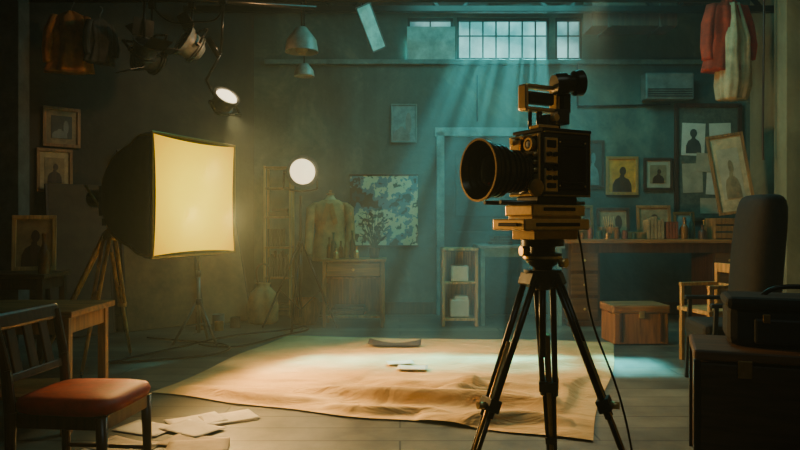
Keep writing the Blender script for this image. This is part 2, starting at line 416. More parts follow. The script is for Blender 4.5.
for j in range(nn):
    for i in range(nn): bm.faces.new((V[j][i],V[j][i+1],V[j+1][i+1],V[j+1][i]))
dm=bpy.data.materials.new('softbox_diffuser'); dm.use_nodes=True
N=dm.node_tree.nodes; L=dm.node_tree.links; b=N['Principled BSDF']
tc=N.new('ShaderNodeTexCoord'); gr=N.new('ShaderNodeTexGradient'); gr.gradient_type='SPHERICAL'
mp=N.new('ShaderNodeMapping'); mp.inputs['Scale'].default_value=(1,1.3,1.4)
L.new(tc.outputs['Object'],mp.inputs[0]); L.new(mp.outputs[0],gr.inputs[0])
r=N.new('ShaderNodeValToRGB'); r.color_ramp.elements[0].color=(.5,.22,.0,1); r.color_ramp.elements[0].position=.0
r.color_ramp.elements[1].color=(1,.72,.0,1); r.color_ramp.elements[1].position=.75
L.new(gr.outputs[0],r.inputs[0]); L.new(r.outputs[0],b.inputs['Emission Color']); b.inputs['Emission Strength'].default_value=2.1
b.inputs['Base Color'].default_value=(.08,.05,.005,1); b.inputs['Roughness'].default_value=.95; b.inputs['Specular IOR Level'].default_value=.1
fin('diffuser',bm,dm,g,smooth=True)
boxes('rim',g,[((.0,0,h/2),(.02,w+.02,.016)),((.0,0,-h/2),(.02,w+.02,.016)),((.0,w/2,0),(.02,.016,h)),((.0,-w/2,0),(.02,.016,h))],M_gold2)
cyl('speed_ring',g,(-.74,0,0),(-.82,0,0),.11,M_black)
cyl('lamp_housing',g,(-.82,0,0),(-1.05,0,0),.075,M_black,bevel=.01)
boxes('yoke_bracket',g,[((-.86,-.1,-.02),(.04,.012,.24)),((-.86,.1,-.02),(.04,.012,.24)),((-.86,0,-.14),(.04,.21,.012))],M_steel)
hx,hy=-1.59-.86*.935,5.475+.86*.354
g=group('wooden_tripod',(hx,hy,0))
cyl('column',g,(0,0,.95),(0,0,1.245),.02,M_steel)
lathe('crown',g,[(.0,0),(.07,0),(.075,.02),(.06,.06),(.03,.09),(0,.09)],(0,0,1.05),M_gold2)
for i,(fx,fy) in enumerate(((-2.44-hx,5.36-hy),(-2.42-hx,6.28-hy),(-2.98-hx,5.8-hy))):
    d=Vector((fx,fy,0)).normalized()*.05; s=Vector((-d.y,d.x,0))*.5
    top=Vector((0,0,1.08))+d; f=Vector((fx,fy,.0)); mid=top.lerp(f,.55)
    cyls('leg_%d'%i,g,[(top+s,mid+s*.8,.016),(top-s,mid-s*.8,.016),(top.lerp(f,.4),f+Vector((0,0,.03)),.018,.013),(mid-s*1.3,mid+s*1.3,.024)],M_woodl)
    cyl('spike_%d'%i,g,f+Vector((0,0,.05)),f,.012,M_steel,r2=.004)
cyl('pan_handle',g,(0,-.02,1.2),(-.16,-.1,1.5),.011,M_gold2)
boxes('friction_head',g,[((0,0,1.2),(.1,.09,.06))],M_black)

def stand(g,hgt,r=.4,legz=.55,angs=(200,330,85),m=M_steel):
    cyl('column_lower',g,(0,0,.12),(0,0,hgt*.6),.018,m); cyl('column_upper',g,(0,0,hgt*.58),(0,0,hgt),.013,m)
    cyl('collar',g,(0,0,legz-.03),(0,0,legz+.03),.03,M_black); cyl('knob_collar',g,(0,0,hgt*.58),(0,0,hgt*.63),.024,M_black)
    for i,a in enumerate(angs):
        a=math.radians(a); c,s=math.cos(a),math.sin(a)
        cyls('leg_%d'%i,g,[((c*.02,s*.02,legz),(c*r,s*r,.012),.013),((0,0,.2),(c*r*.55,s*r*.55,legz*.45),.007)],m)
        cyl('foot_%d'%i,g,(c*r*.98,s*r*.98,.02),(c*r*1.02,s*r*1.02,.012),.012,M_black)
def fresnel(parent,loc,rot,R=.19,L_=.24,lit=None,bodym=None,doors=False):
    bodym=bodym or M_black
    hgrp=group('lamp_head',loc,rot=rot,parent=parent)
    lathe('housing',hgrp,[(0,0),(R*.45,0),(R*.7,.04),(R*.85,L_*.4),(R*.92,L_*.8),(R*1.05,L_*.82),(R*1.15,L_),(R*.97,L_),(R*.95,L_*.9),(0,L_*.9)],(0,L_*.5,0),bodym,axis=(0,-1,0))
    lathe('lens',hgrp,[(0,0),(R*.9,0),(R*.85,.015),(R*.5,.04),(0,.05)],(0,-L_*.4,0),lit or M_lensg,axis=(0,-1,0))
    lathe('fins',hgrp,[(0,0),(R*.98,.005),(R*.98,.012),(R*.7,.02),(R*.98,.03),(R*.98,.037),(0,.045)],(0,L_*.28,0),bodym,axis=(0,-1,0))
    cyls('yoke',hgrp,[((-R*1.2,0,0),(-R*1.2,0,-R*1.15),.012),((R*1.2,0,0),(R*1.2,0,-R*1.15),.012),((-R*1.2,0,-R*1.15),(0,0,-R*1.35),.012),((R*1.2,0,-R*1.15),(0,0,-R*1.35),.012),((-R*1.25,0,0),(-R*.9,0,0),.02),((R*1.25,0,0),(R*.9,0,0),.02)],M_black)
    if doors:
        boxes('barn_doors',hgrp,[((0,-L_*.5-.07,R*1.25),(R*1.7,.15,.006),(-.5,0,0)),((0,-L_*.5-.07,-R*1.25),(R*1.7,.15,.006),(.5,0,0))],M_black,bevel=0)
    return hgrp
E_warm=emit('lamp_glow_warm',(1,.8,.45),2.2)
E_cool=emit('lamp_glow_white',(1,.82,.5),3)
g=group('studio_spotlight',(-1.13,7.95,0)); stand(g,1.5,.42,.95,(185,352,265),M_black)
fresnel(g,(0,0,1.76),(-.05,0,.35),.16,.28,E_warm,M_steel)
g=group('light_stand',(-1.97,6.85,0)); stand(g,1.15,.24,.42,(200,330,85))
fresnel(g,(0,0,1.27),(-.1,0,.6),.09,.14)

def hang(name,x,y,z,rot,R,top,lit=None,bodym=None,doors=False):
    g=group(name,(x,y,0))
    fresnel(g,(0,0,z),rot,R,R*1.5,lit,bodym,doors)
    cyl('drop_rod',g,(0,0,z+R*.9),(0,0,top),.012,M_black)
    boxes('clamp',g,[((0,0,top+.0),(.06,.06,.1))],M_black)
    return g
hang('hanging_spotlight',-2.08,7.0,2.95,(.5,PI,-.9),.15,3.38,None,M_white,True)
hang('hanging_spotlight',-2.48,7.0,2.85,(.2,PI,-.7),.17,3.38,None,M_steel,True)
hang('hanging_spotlight',-2.28,6.24,2.72,(.9,PI,.9),.12,3.22,None,M_steel,True)
g=group('hanging_spotlight',(-1.62,6.40,0))
fresnel(g,(0,0,2.28),(-.75,0,.8),.11,.2,E_cool,M_steel)
cyls('swing_arm',g,[((0,0.02,3.22),(-.02,0.02,2.75),.012),((-.02,0.02,2.75),(-.16,.02,2.5),.012),((-.16,.02,2.5),(-.08,.0,2.36),.012),((-.04,.02,2.72),(-.14,.02,2.88),.03)],M_black)
boxes('clamp',g,[((0,0.02,3.24),(.06,.06,.09))],M_black)
g=group('pendant_lamp',(-1.0,7.12,0))
lathe('bell_shade',g,[(0,.26),(.05,.25),(.09,.2),(.15,.12),(.17,0),(.165,0),(.13,.1),(0,.15)],(0,0,2.93),M_white)
lathe('bulb',g,[(0,0),(.04,.01),(.06,.05),(.05,.1),(.03,.14),(0,.14)],(0,0,2.9),M_paper2)
cyl('cord',g,(0,0,3.18),(0,0,4.4),.01,M_black)
g=group('pendant_lamp',(-1.02,7.45,0))
lathe('bell_shade',g,[(0,.14),(.05,.13),(.1,.06),(.11,0),(.1,0),(0,.05)],(0,0,2.75),M_white)
cyl('cord',g,(0,0,2.87),(0,0,4.4),.008,M_black)
tube('power_cable',None,[(-2.5,7,3.4),(-2.3,6.9,3.1),(-2.0,6.8,3.2),(-1.7,6.6,3.05),(-1.62,6.42,3.2)],.01,M_black)

def jacket(name,x,y,top,m1,m2,s=1,rz=0,ph=0):
    g=group(name,(x,y,top),rz=rz)
    tube('hanger_hook',g,[(0,0,.12),(.03,0,.12),(.03,0,.07),(0,0,.04),(0,0,0)],.005,M_steel)
    loft('torso',g,[(0,0,0,.04*s,.04*s),(0,0,-.03*s,.1*s,.05*s),(0,0,-.08*s,.2*s,.08*s),(0,0,-.2*s,.21*s,.1*s),(0.01,0,-.4*s,.19*s,.1*s),(.0,0,-.6*s,.22*s,.11*s),(-.01,0,-.72*s,.24*s,.12*s)],m1,fold=.2,k=5,seg=64,ph=ph,dense=5)
    if m2: loft('lining',g,[(.03,-.02,-.05*s,.06*s,.08*s),(.05*s,-.03,-.4*s,.15*s,.12*s),(.04*s,-.02,-.85*s,.17*s,.13*s),(.03*s,-.02,-1.0*s,.14*s,.1*s)],m2,fold=.2,k=6,seg=64,ph=ph+3,dense=6)
    loft('sleeve_left',g,[(-.17*s,0,-.06*s,.05*s,.06*s),(-.23*s,-.02,-.25*s,.06*s,.06*s),(-.25*s,-.03,-.48*s,.055*s,.05*s),(-.24*s,-.04,-.62*s,.05*s,.05*s)],m1,fold=.14,k=3,seg=24,dense=4)
    loft('sleeve_right',g,[(.17*s,0,-.06*s,.05*s,.06*s),(.22*s,-.02,-.25*s,.06*s,.06*s),(.25*s,-.04,-.45*s,.055*s,.05*s),(.22*s,-.05,-.6*s,.05*s,.05*s)],m1,fold=.14,k=3,seg=24,dense=4)
    return g
jacket('hanging_jacket',-3.28,6.98,3.3,M_brownc,None,.85,.3)
jacket('hanging_jacket',-2.98,6.95,3.22,mat('dark_teal_cloth',(.05,.055,.05),.9),None,.62,.9,2)
g=group('clothes_rail',(3.75,8.0,0)); cyl('rail',g,(-.6,0,3.88),(.8,0,3.88),.02,M_black); cyls('hangers',g,[((-.5,0,3.88),(-.5,0,4.4),.01),((.7,0,3.88),(.7,0,4.4),.01)],M_black)
jacket('hanging_coat',3.74,8.0,3.74,M_redc,M_cream,1.15,.2,1)
tube('hanging_rope',None,[(4.1,7.9,4.4),(4.12,7.9,3.2),(4.08,7.9,2.2),(4.1,7.9,1.9)],.012,M_woodd)

# ---------------------------------------------------------------- cinema camera on tripod
cx,cy=.58,2.8
g=group('cinema_camera',(cx,cy,0),rz=math.radians(29))
box('body',g,(.035,0,1.425),(.24,.18,.25),M_blackm,bevel=.008)
box('front_plate',g,(-.095,0,1.42),(.02,.19,.24),M_black,bevel=.004)
boxes('front_detail',g,[((-.108,.05,1.50),(.012,.06,.05)),((-.108,-.07,1.35),(.012,.035,.07)),((-.108,.0,1.535),(.012,.17,.01)),((-.108,.0,1.305),(.012,.17,.01)),((-.108,-.091,1.42),(.012,.008,.24))],M_gold)
boxes('side_ribs',g,[((.055,-.093,1.425),(.15,.008,.2)),((.055,-.098,1.50),(.12,.006,.012)),((.055,-.098,1.35),(.12,.006,.012))],M_black)
boxes('corner_trim',g,[((.153,-.088,1.425),(.008,.01,.25)),((.035,-.092,1.548),(.24,.008,.008)),((.035,-.092,1.302),(.24,.008,.008))],M_gold2)
boxes('top_deck',g,[((.035,0,1.557),(.25,.188,.014))],M_black); boxes('top_rail',g,[((-.03,-.03,1.572),(.1,.06,.016))],M_gold)
lathe('eye_port',g,[(0,0),(.026,0),(.026,.02),(.018,.02),(.016,.012),(0,.012)],(-.105,-.045,1.50),M_gold,axis=(-1,0,0),seg=24)
lathe('eye_port_glass',g,[(0,0),(.015,0),(.012,.006),(0,.008)],(-.118,-.045,1.50),M_paper,axis=(-1,0,0),seg=20)
for i,(yy,zz,rr) in enumerate(((-.075,1.46,.009),(-.075,1.43,.009),(-.075,1.40,.009),(-.06,1.33,.014),(.06,1.52,.016),(-.0,1.53,.01))):
    lathe('dial_%d'%i,g,[(0,0),(rr,0),(rr,.012),(rr*.7,.018),(0,.018)],(-.105,yy,zz),M_gold2 if i%2 else M_gold,axis=(-1,0,0),seg=16)
boxes('side_panel_left',g,[((-.055,-.095,1.475),(.065,.014,.1)),((-.055,-.095,1.36),(.065,.014,.09))],M_gold)
boxes('side_screen',g,[((-.055,-.103,1.50),(.045,.006,.03)),((-.055,-.103,1.34),(.045,.006,.02))],M_black)
for i in range(6):
    lathe('side_knob_%d'%i,g,[(0,0),(.01,0),(.009,.012),(0,.012)],(-.07+.03*(i%2),-.102,1.46-.035*(i//2)-(.02 if i>1 else 0)),M_black,axis=(0,-1,0),seg=14)
boxes('side_bolts',g,[((x_,-.099,z_),(.008,.006,.008)) for x_ in (-.01,.12) for z_ in (1.34,1.51)],M_gold)
prof=[(.0,0),(.07,0),(.07,.02),(.078,.022),(.078,.04)]
z=.04
for i in range(4):
    prof+=[(.068,z+.002),(.068,z+.008),(.084,z+.01),(.084,z+.02)]; z+=.021
for i in range(3):
    prof+=[(.086,z+.002),(.086,z+.008),(.103,z+.01),(.103,z+.022)]; z+=.023
prof+=[(.096,z+.003),(.096,z+.01),(.117,z+.014),(.119,z+.035),(.11,z+.035),(.1,z+.01),(.088,z-.02),(.0,z-.02)]
M_lensb=mat('lens_barrel_metal',(.055,.048,.036),.25,.7,bump=.02,var=.1)
lathe('lens_barrel',g,prof,(-.10,0,1.396),M_lensb,axis=(-1,0,0),seg=56)
lathe('lens_front_element',g,[(0,0),(.08,0),(.07,.012),(.045,.022),(0,.028)],(-.10-z+.019,0,1.396),M_lensg,axis=(-1,0,0),seg=40)
lathe('lens_brass_ring',g,[(.07,0),(.0865,0),(.0865,.004),(.07,.004)],(-.10-.125,0,1.396),M_gold,axis=(-1,0,0),seg=48)
lathe('lens_brass_hood_ring',g,[(.112,0),(.12,0),(.12,.003),(.112,.003)],(-.10-z-.033,0,1.396),M_gold2,axis=(-1,0,0),seg=48)
boxes('riser',g,[((.01,0,1.285),(.2,.13,.03))],M_blackm)
boxes('baseplate',g,[((0,0,1.245),(.27,.17,.045)),((-.02,0,1.19),(.33,.2,.045))],M_gold,bevel=.006)
boxes('baseplate_core',g,[((0,0,1.218),(.25,.15,.02)),((0,0,1.15),(.22,.14,.04))],M_gold2)
boxes('baseplate_slots',g,[((-.02,-.102,1.19),(.22,.006,.014)),((0,-.087,1.25),(.16,.006,.014)),((-.187,0,1.19),(.006,.12,.014))],M_black)
cyls('rods',g,[((-.26,.05,1.275),(.16,.05,1.275),.008),((-.26,-.05,1.275),(.16,-.05,1.275),.008)],M_steel)
cyls('handle_posts',g,[((-.03,0,1.57),(-.03,0,1.64),.012),((.06,0,1.57),(.06,0,1.72),.016),((-.06,.02,1.57),(-.06,.02,1.64),.008)],M_black)
boxes('handle_frame',g,[((-.03,0,1.645),(.17,.05,.016)),((-.03,0,1.735),(.17,.05,.016)),((-.11,0,1.69),(.016,.05,.1)),((.05,0,1.69),(.016,.05,.1))],M_gold,bevel=.006)
box('handle_grip',g,(-.03,0,1.69),(.13,.04,.05),M_black,bevel=.01)
lathe('viewfinder_tube',g,[(0,0),(.04,0),(.045,.01),(.045,.05),(.036,.055),(.036,.08),(.05,.09),(.052,.12),(.04,.12),(.035,.1),(0,.1)],(.02,-.03,1.745),M_lensb,axis=(1,-.25,.12),seg=28)
boxes('monitor_mount',g,[((.06,-.02,1.62),(.06,.05,.06)),((.09,0,1.68),(.04,.06,.08)),((0,-.02,1.605),(.05,.04,.04))],M_blackm)
cyl('mount_knob',g,(.0,-.045,1.61),(.0,-.07,1.61),.014,M_gold)
lathe('focus_wheel',g,[(0,0),(.03,0),(.033,.005),(.033,.018),(.02,.022),(0,.022)],(-.14,-.1,1.33),M_gold2,axis=(0,-1,0),seg=24)
cyl('focus_shaft',g,(-.14,-.1,1.33),(-.14,-.02,1.31),.007,M_black)

g=group('camera_tripod',(cx-.01,cy,0))
lathe('fluid_head',g,[(0,0),(.035,0),(.04,.02),(.055,.03),(.075,.05),(.075,.075),(.05,.08),(.05,.1),(.085,.105),(.085,.13),(0,.13)],(0,0,1.0),M_black)
lathe('head_band',g,[(.0752,0),(.078,0),(.078,.01),(.0752,.01)],(0,0,1.055),M_gold)
lathe('bowl',g,[(0,0),(.03,0),(.06,.03),(.075,.06),(.075,.08),(0,.08)],(0,0,.93),M_blackm)
cyl('centre_column',g,(0,0,.93),(0,0,.66),.014,M_black)
cyls('tension_knobs',g,[((-.09,-.02,1.085),(-.06,-.01,1.085),.02),((.06,-.05,1.04),(.08,-.07,1.04),.018)],M_gold)
for i,a in enumerate((203,337,72)):
    a=math.radians(a); d=Vector((math.cos(a),math.sin(a),0)); s=Vector((-d.y,d.x,0))
    T=d*.06+Vector((0,0,.97)); F=d*.42+Vector((0,0,.02))
    K=T.lerp(F,.5); ax=(F-T).normalized()
    cyls('leg_%d_upper'%i,g,[(T+s*.034,K+ax*.05+s*.026,.0125),(T-s*.034,K+ax*.05-s*.026,.0125)],M_black)
    cyls('leg_%d_lower'%i,g,[(K-ax*.25,F,.014,.011)],M_gold2)
    cyls('leg_%d_lower_pair'%i,g,[(K-ax*.02+s*.022,F+s*.012,.009),(K-ax*.02-s*.022,F-s*.012,.009)],M_black)
    q=ax.to_track_quat('Z','Y').to_euler()
    boxes('leg_%d_clamps'%i,g,[(tuple(K),(.08,.05,.05),tuple(q)),(tuple(T),(.09,.045,.05),tuple(q)),(tuple(T.lerp(F,.78)),(.05,.035,.035),tuple(q))],M_blackm)
    cyl('leg_%d_knob'%i,g,K+d*.02,K+d*.055,.014,M_gold)
    lathe('leg_%d_foot'%i,g,[(0,0),(.03,0),(.032,.015),(.018,.035),(0,.035)],(F.x,F.y,0),M_blackm,seg=20)
tube('camera_cable',None,[(cx+.1,cy+.03,1.3),(cx+.16,cy,1.1),(cx+.15,cy-.0,.85),(cx+.27,cy-.02,.6),(cx+.34,cy,.35),(cx+.38,cy+.02,.1),(cx+.4,cy+.1,.01),(cx+.6,cy+.4,.01)],.0045,M_black)

# ---------------------------------------------------------------- red chair
def dining(name,x,y,rz):
    g=group(name,(x,y,0),rz=rz)
    o=loft('seat',g,[(0,0,.425,.205,.205),(0,0,.43,.216,.216),(0,0,.455,.223,.223),(0,0,.478,.213,.213),(0,0,.492,.17,.17),(0,0,.496,.05,.05)],M_red,seg=48)
    for v in o.data.vertices:
        x_,y_=v.co.x,v.co.y; r=math.hypot(x_,y_); 
        if r>1e-4:
            t=math.atan2(y_,x_); a,b_=sq(t,r,r,.42); v.co.x=a; v.co.y=b_*(1+.12*a/.2*.5)
    boxes('apron',g,[((0,.18,.395),(.36,.02,.06)),((0,-.18,.395),(.36,.02,.06)),((.185,0,.395),(.02,.36,.06)),((-.185,0,.395),(.02,.36,.06))],M_chair)
    for i,sy in enumerate((1,-1)):
        bm=bmesh.new()
        P=[(-.2,.195*sy,0.,.016),(-.205,.195*sy,.2,.019),(-.205,.195*sy,.43,.024),(-.22,.2*sy,.6,.021),(-.265,.21*sy,.8,.018)]
        for a,b in zip(P,P[1:]): bmcyl(bm,a[:3],b[:3],a[3],b[3],12)
        fin('back_post_%d'%i,bm,M_chair,g)
        cyl('front_leg_%d'%i,g,(.18,.19*sy,.42),(.19,.195*sy,0),.024,M_chair,r2=.014)
    boxes('crest_rail',g,[((-.272,.0,.79),(.03,.46,.075),(0,-.2,0))],M_chair,bevel=.014)
    boxes('lower_rail',g,[((-.225,0,.56),(.022,.4,.035),(0,-.2,0))],M_chair,bevel=.006)
    for i,yy in enumerate((-.11,0,.11)):
        boxes('splat_%d'%i,g,[((-.25,yy,.67),(.012,.055,.22),(0,-.21,0))],M_chair)
    cyls('stretchers',g,[((-.2,.19,.18),(.185,.19,.18),.009),((-.2,-.19,.18),(.185,-.19,.18),.009),((0,.19,.18),(0,-.19,.18),.009)],M_chair)
dining('dining_chair',-1.35,3.0,math.radians(-6))

def table(name,x,y,w,d,h,m,mt,rz=0,leg=.05,shelf=False,ins=.04):
    g=group(name,(x,y,0),rz=rz)
    box('top',g,(0,0,h-.018),(w,d,.036),mt,bevel=.005)
    boxes('apron',g,[((0,-d/2+ins+.01,h-.085),(w-2*ins-leg,.02,.1)),((0,d/2-ins-.01,h-.085),(w-2*ins-leg,.02,.1)),((-w/2+ins+.01,0,h-.085),(.02,d-2*ins-leg,.1)),((w/2-ins-.01,0,h-.085),(.02,d-2*ins-leg,.1))],m)
    for i,(sx,sy) in enumerate(((1,1),(1,-1),(-1,1),(-1,-1))):
        box('leg_%d'%i,g,(sx*(w/2-ins-leg/2+.01),sy*(d/2-ins-leg/2+.01),(h-.036)/2),(leg,leg,h-.036),m)
    if shelf: box('shelf',g,(0,0,.2),(w-.12,d-.12,.02),mt)
    return g
table('wooden_workbench',-2.33,4.2,1.0,.6,.70,M_wood,M_woodx,shelf=True)
table('side_table',-3.45,6.25,.8,.5,.75,M_woodd,M_wooddx)
picture('picture_frame',(-3.3,6.32,1.01),.36,.5,rz=.35,tilt=-.12,fm=M_woodl,art=mat('painting_ochre',(.3,.2,.09),.6),fig=M_woodd)
g=group('glass_bottle',(-3.1,6.1,.75)); lathe('bottle',g,[(0,0),(.045,0),(.05,.02),(.05,.16),(.03,.22),(.016,.26),(.016,.33),(.02,.335),(.02,.35),(0,.35)],(0,0,0),M_glassb,seg=24)

def onleft(t,z,w,h,**k):
    return picture('picture_frame',(t-11+.006,t-.006,z),w,h,rz=PI/4,**k)
A1=mat('painting_sepia',(.3,.2,.1),.6,scale=9); A2=mat('painting_dark',(.06,.06,.05),.6,scale=8); A3=mat('painting_orange',(.85,.3,.04),.6,scale=9); A4=mat('painting_teal',(.14,.24,.24),.6,scale=9)
onleft(7.41,2.2,.38,.42,fm=M_wood,art=A2,fig=M_grey,land=True,mattem=A1)
onleft(7.36,1.74,.36,.46,fm=M_wood,art=A1,fig=M_woodd,mattem=M_cream)
def canvas_lean(t,w,h,m,off=.25):
    c=off*.7071
    g=group('leaning_canvas',(t-11+c,t-c,0),rz=PI/4)
    th=math.asin(min(.9,(off-.05)/h*.8))
    box('canvas',g,(0,math.sin(th)*h/2,math.cos(th)*h/2+.01),(w,.03,h),m,rot=(-th,0,0))
    boxes('stretcher',g,[((-w/2-.012,math.sin(th)*h/2,math.cos(th)*h/2+.01),(.024,.04,h),(-th,0,0)),((w/2+.012,math.sin(th)*h/2,math.cos(th)*h/2+.01),(.024,.04,h),(-th,0,0))],M_woodd)
canvas_lean(8.15,.95,2.0,mat('canvas_brown',(.24,.12,.045),.8,scale=3),.32)
canvas_lean(8.62,.6,1.3,mat('canvas_umber',(.3,.16,.065),.8,scale=3),.5)
canvas_lean(7.5,.6,1.6,mat('canvas_dark',(.08,.055,.035),.8,scale=3),.3)

g=group('open_bookshelf',(-1.53,8.86,0))
boxes('uprights',g,[((-.16,-.12,.95),(.03,.03,1.9)),((.16,-.12,.95),(.03,.03,1.9)),((-.16,.12,.95),(.03,.03,1.9)),((.16,.12,.95),(.03,.03,1.9))],M_woodl)
boxes('shelves',g,[((0,0,z_),(.32,.27,.025)) for z_ in (.12,.5,.88,1.26,1.62,1.88)],M_wood)
boxes('books',g,[((-.12+i*.032,0,.5+.0125+(.12+.02*(i%3))/1),(.026,.18,.24+.04*(i%3))) for i in range(8)]+[((-.12+i*.034,0,.8925+.11),(.028,.17,.22)) for i in range(6)]+[((0,0,1.30),(.24,.18,.05)),((.02,0,1.35),(.2,.16,.04))],M_woodd)
g=group('canvas_bag',(-1.62,8.3,0))
loft('bag',g,[(0,0,0,.15,.11),(0,0,.03,.18,.13),(0,0,.2,.19,.14),(0,0,.36,.15,.1),(0,0,.44,.07,.05),(0,0,.48,.09,.06)],M_tan,fold=.1,k=4,seg=40,dense=4)
tube('strap',g,[(-.05,0,.44),(-.12,0,.65),(0,0,.75),(.12,0,.65),(.05,0,.44)],.012,M_woodd)
g=group('round_basket',(-1.12,8.25,0))
lathe('basket',g,[(0,0),(.13,0),(.16,.06),(.18,.16),(.17,.26),(.15,.3),(.14,.3),(.15,.2),(.12,.03),(0,.03)],(0,0,0),M_wood)
g=group('paint_cans',(-2.05,7.9,0))
for i,(a,b_,r_,h_) in enumerate(((0,0,.07,.16),(.18,.05,.06,.12),(.05,-.16,.05,.1),(-.17,-.1,.055,.2))):
    lathe('can_%d'%i,g,[(0,0),(r_,0),(r_,.005),(r_*.97,.01),(r_*.97,h_-.01),(r_,h_),(r_*.9,h_),(r_*.9,h_-.01),(0,h_-.01)],(a,b_,0),(M_grey,M_woodd,M_gold2,M_glassb)[i],seg=24)

g=group('side_cabinet',(-.53,8.15,0))
box('top',g,(0,0,.765),(.74,.44,.03),M_woodx)
boxes('carcass',g,[((-.33,-.19,.375),(.04,.04,.75)),((.33,-.19,.375),(.04,.04,.75)),((-.33,.19,.375),(.04,.04,.75)),((.33,.19,.375),(.04,.04,.75)),((-.33,0,.66),(.03,.36,.18)),((.33,0,.66),(.03,.36,.18)),((0,.19,.42),(.64,.02,.66)),((0,0,.12),(.68,.4,.03)),((-.33,0,.3),(.02,.36,.34)),((.33,0,.3),(.02,.36,.34)),((0,0,.565),(.64,.38,.02))],M_wood)
box('drawer_front',g,(0,-.2,.66),(.6,.02,.15),M_woodx)
lathe('drawer_knob',g,[(0,0),(.008,0),(.008,.015),(.018,.02),(.015,.032),(0,.035)],(0,-.21,.66),M_gold,axis=(0,-1,0),seg=14)
boxes('folded_linens',g,[((-.08,0,.165),(.4,.28,.05)),((-.06,0,.21),(.36,.26,.035))],M_woodd,bevel=.01)
g=group('glass_bottles',(-.53,8.15,.78))
def bottle(g,x,y,r,h,m):
    lathe('bottle',g,[(0,0),(r,0),(r,h*.5),(r*.85,h*.6),(r*.35,h*.7),(r*.33,h*.93),(r*.45,h*.94),(r*.45,h),(0,h)],(x,y,0),m,seg=20)
for a in [(-.3,.05,.03,.24,M_glassb),(-.24,-.06,.035,.3,M_glass),(-.16,.04,.03,.2,M_glassb),(-.09,-.05,.028,.26,M_gold2),(-.03,.08,.035,.32,M_glass),(.03,-.1,.03,.14,M_gold),(-.2,-.14,.03,.12,M_gold)]: bottle(g,*a)
g=group('potted_plant',(-.3,8.17,.78))
lathe('pot',g,[(0,0),(.05,0),(.07,.1),(.075,.12),(.065,.12),(.06,.1),(0,.1)],(0,0,0),M_woodd,seg=24)
bm=bmesh.new(); random.seed(9)
for i in range(70):
    a=random.uniform(0,2*PI); t=random.uniform(.1,1); r_=.05+.08*math.sin(t*2.6); base=Vector((r_*math.cos(a),r_*math.sin(a)*.7,.14+t*.42))
    d=Vector((math.cos(a),math.sin(a),random.uniform(-.1,.9))).normalized(); s=d.cross(Vector((0,0,1))).normalized()*.03; Ln=.11
    v=[bm.verts.new(base),bm.verts.new(base+d*Ln*.5+s),bm.verts.new(base+d*Ln),bm.verts.new(base+d*Ln*.5-s)]
    bm.faces.new(v)
    bmcyl(bm,(0,0,.1),base,.003,.002,5)
fin('foliage',bm,M_plant,g)

g=group('dress_form',(-.86,8.66,0))
loft('torso',g,[(0,0,.84,.13,.1),(0,0,.9,.165,.115),(0,0,1.0,.15,.105),(0,0,1.1,.12,.09),(0,-.01,1.22,.15,.11),(0,-.01,1.32,.175,.12),(0,0,1.41,.185,.09),(0,0,1.45,.13,.07),(0,0,1.48,.055,.055),(0,0,1.54,.05,.05)],M_cream,seg=32,sub=1)
lathe('neck_cap',g,[(0,0),(.05,0),(.045,.02),(.015,.03),(.02,.05),(0,.06)],(0,0,1.535),M_wood,seg=20)
cyl('pole',g,(0,0,.03),(0,0,.85),.016,M_woodd)
loft('jacket_body',g,[(0,0,.72,.215,.14),(0,0,.9,.205,.14),(0,0,1.08,.175,.13),(0,0,1.3,.2,.14),(0,0,1.42,.2,.11),(0,0,1.475,.1,.08)],M_tan,fold=.05,k=4,seg=48,dense=5)
for sx in (1,-1):
    loft('jacket_sleeve',g,[(.17*sx,0,1.44,.04,.06),(.225*sx,-.01,1.38,.065,.07),(.25*sx,-.02,1.15,.055,.06),(.26*sx,-.04,.9,.05,.055),(.255*sx,-.05,.8,.045,.05)],M_tan,fold=.08,k=3,seg=24,dense=4)
    boxes('lapel',g,[((.045*sx,-.145,1.3),(.06,.012,.26),(.0,-.25*sx,.1*sx))],M_brownc)
for i in range(3):
    a=i*2*PI/3+.4; cyl('base_leg_%d'%i,g,(0,0,.06),(.2*math.cos(a),.2*math.sin(a),.01),.012,M_woodd)
def map_mat():
    m=bpy.data.materials.new('world_map_print'); m.use_nodes=True
    N=m.node_tree.nodes; L=m.node_tree.links; b=N['Principled BSDF']; tc=N.new('ShaderNodeTexCoord')
    n=N.new('ShaderNodeTexNoise'); n.inputs['Scale'].default_value=2.0; n.inputs['Detail'].default_value=9; n.inputs['Roughness'].default_value=.6
    L.new(tc.outputs['Object'],n.inputs['Vector']); r=N.new('ShaderNodeValToRGB'); r.color_ramp.interpolation='CONSTANT'
    e=r.color_ramp.elements; e[0].position=0; e[0].color=(.03,.08,.1,1); e[1].position=.5; e[1].color=(.75,.66,.42,1)
    q=e.new(.56); q.color=(.1,.08,.04,1); q=e.new(.6); q.color=(.8,.7,.45,1); q=e.new(.45); q.color=(.1,.24,.28,1); q=e.new(.40); q.color=(.05,.05,.035,1)
    L.new(n.outputs['Fac'],r.inputs[0]); L.new(r.outputs[0],b.inputs['Base Color']); b.inputs['Roughness'].default_value=.6
    return m
g=group('world_map_poster',(-.21,9.09,1.35)); box('sheet',g,(0,-.006,0),(.88,.006,.92),map_mat(),bevel=0)
boxes('battens',g,[((0,-.012,.46),(.9,.016,.02)),((0,-.012,-.46),(.9,.016,.02))],M_woodd)
picture('wall_notice',(.05,9.095,2.48),.34,.5,fm=M_tealp,art=A4,fig=M_grey,b=.02,land=True)

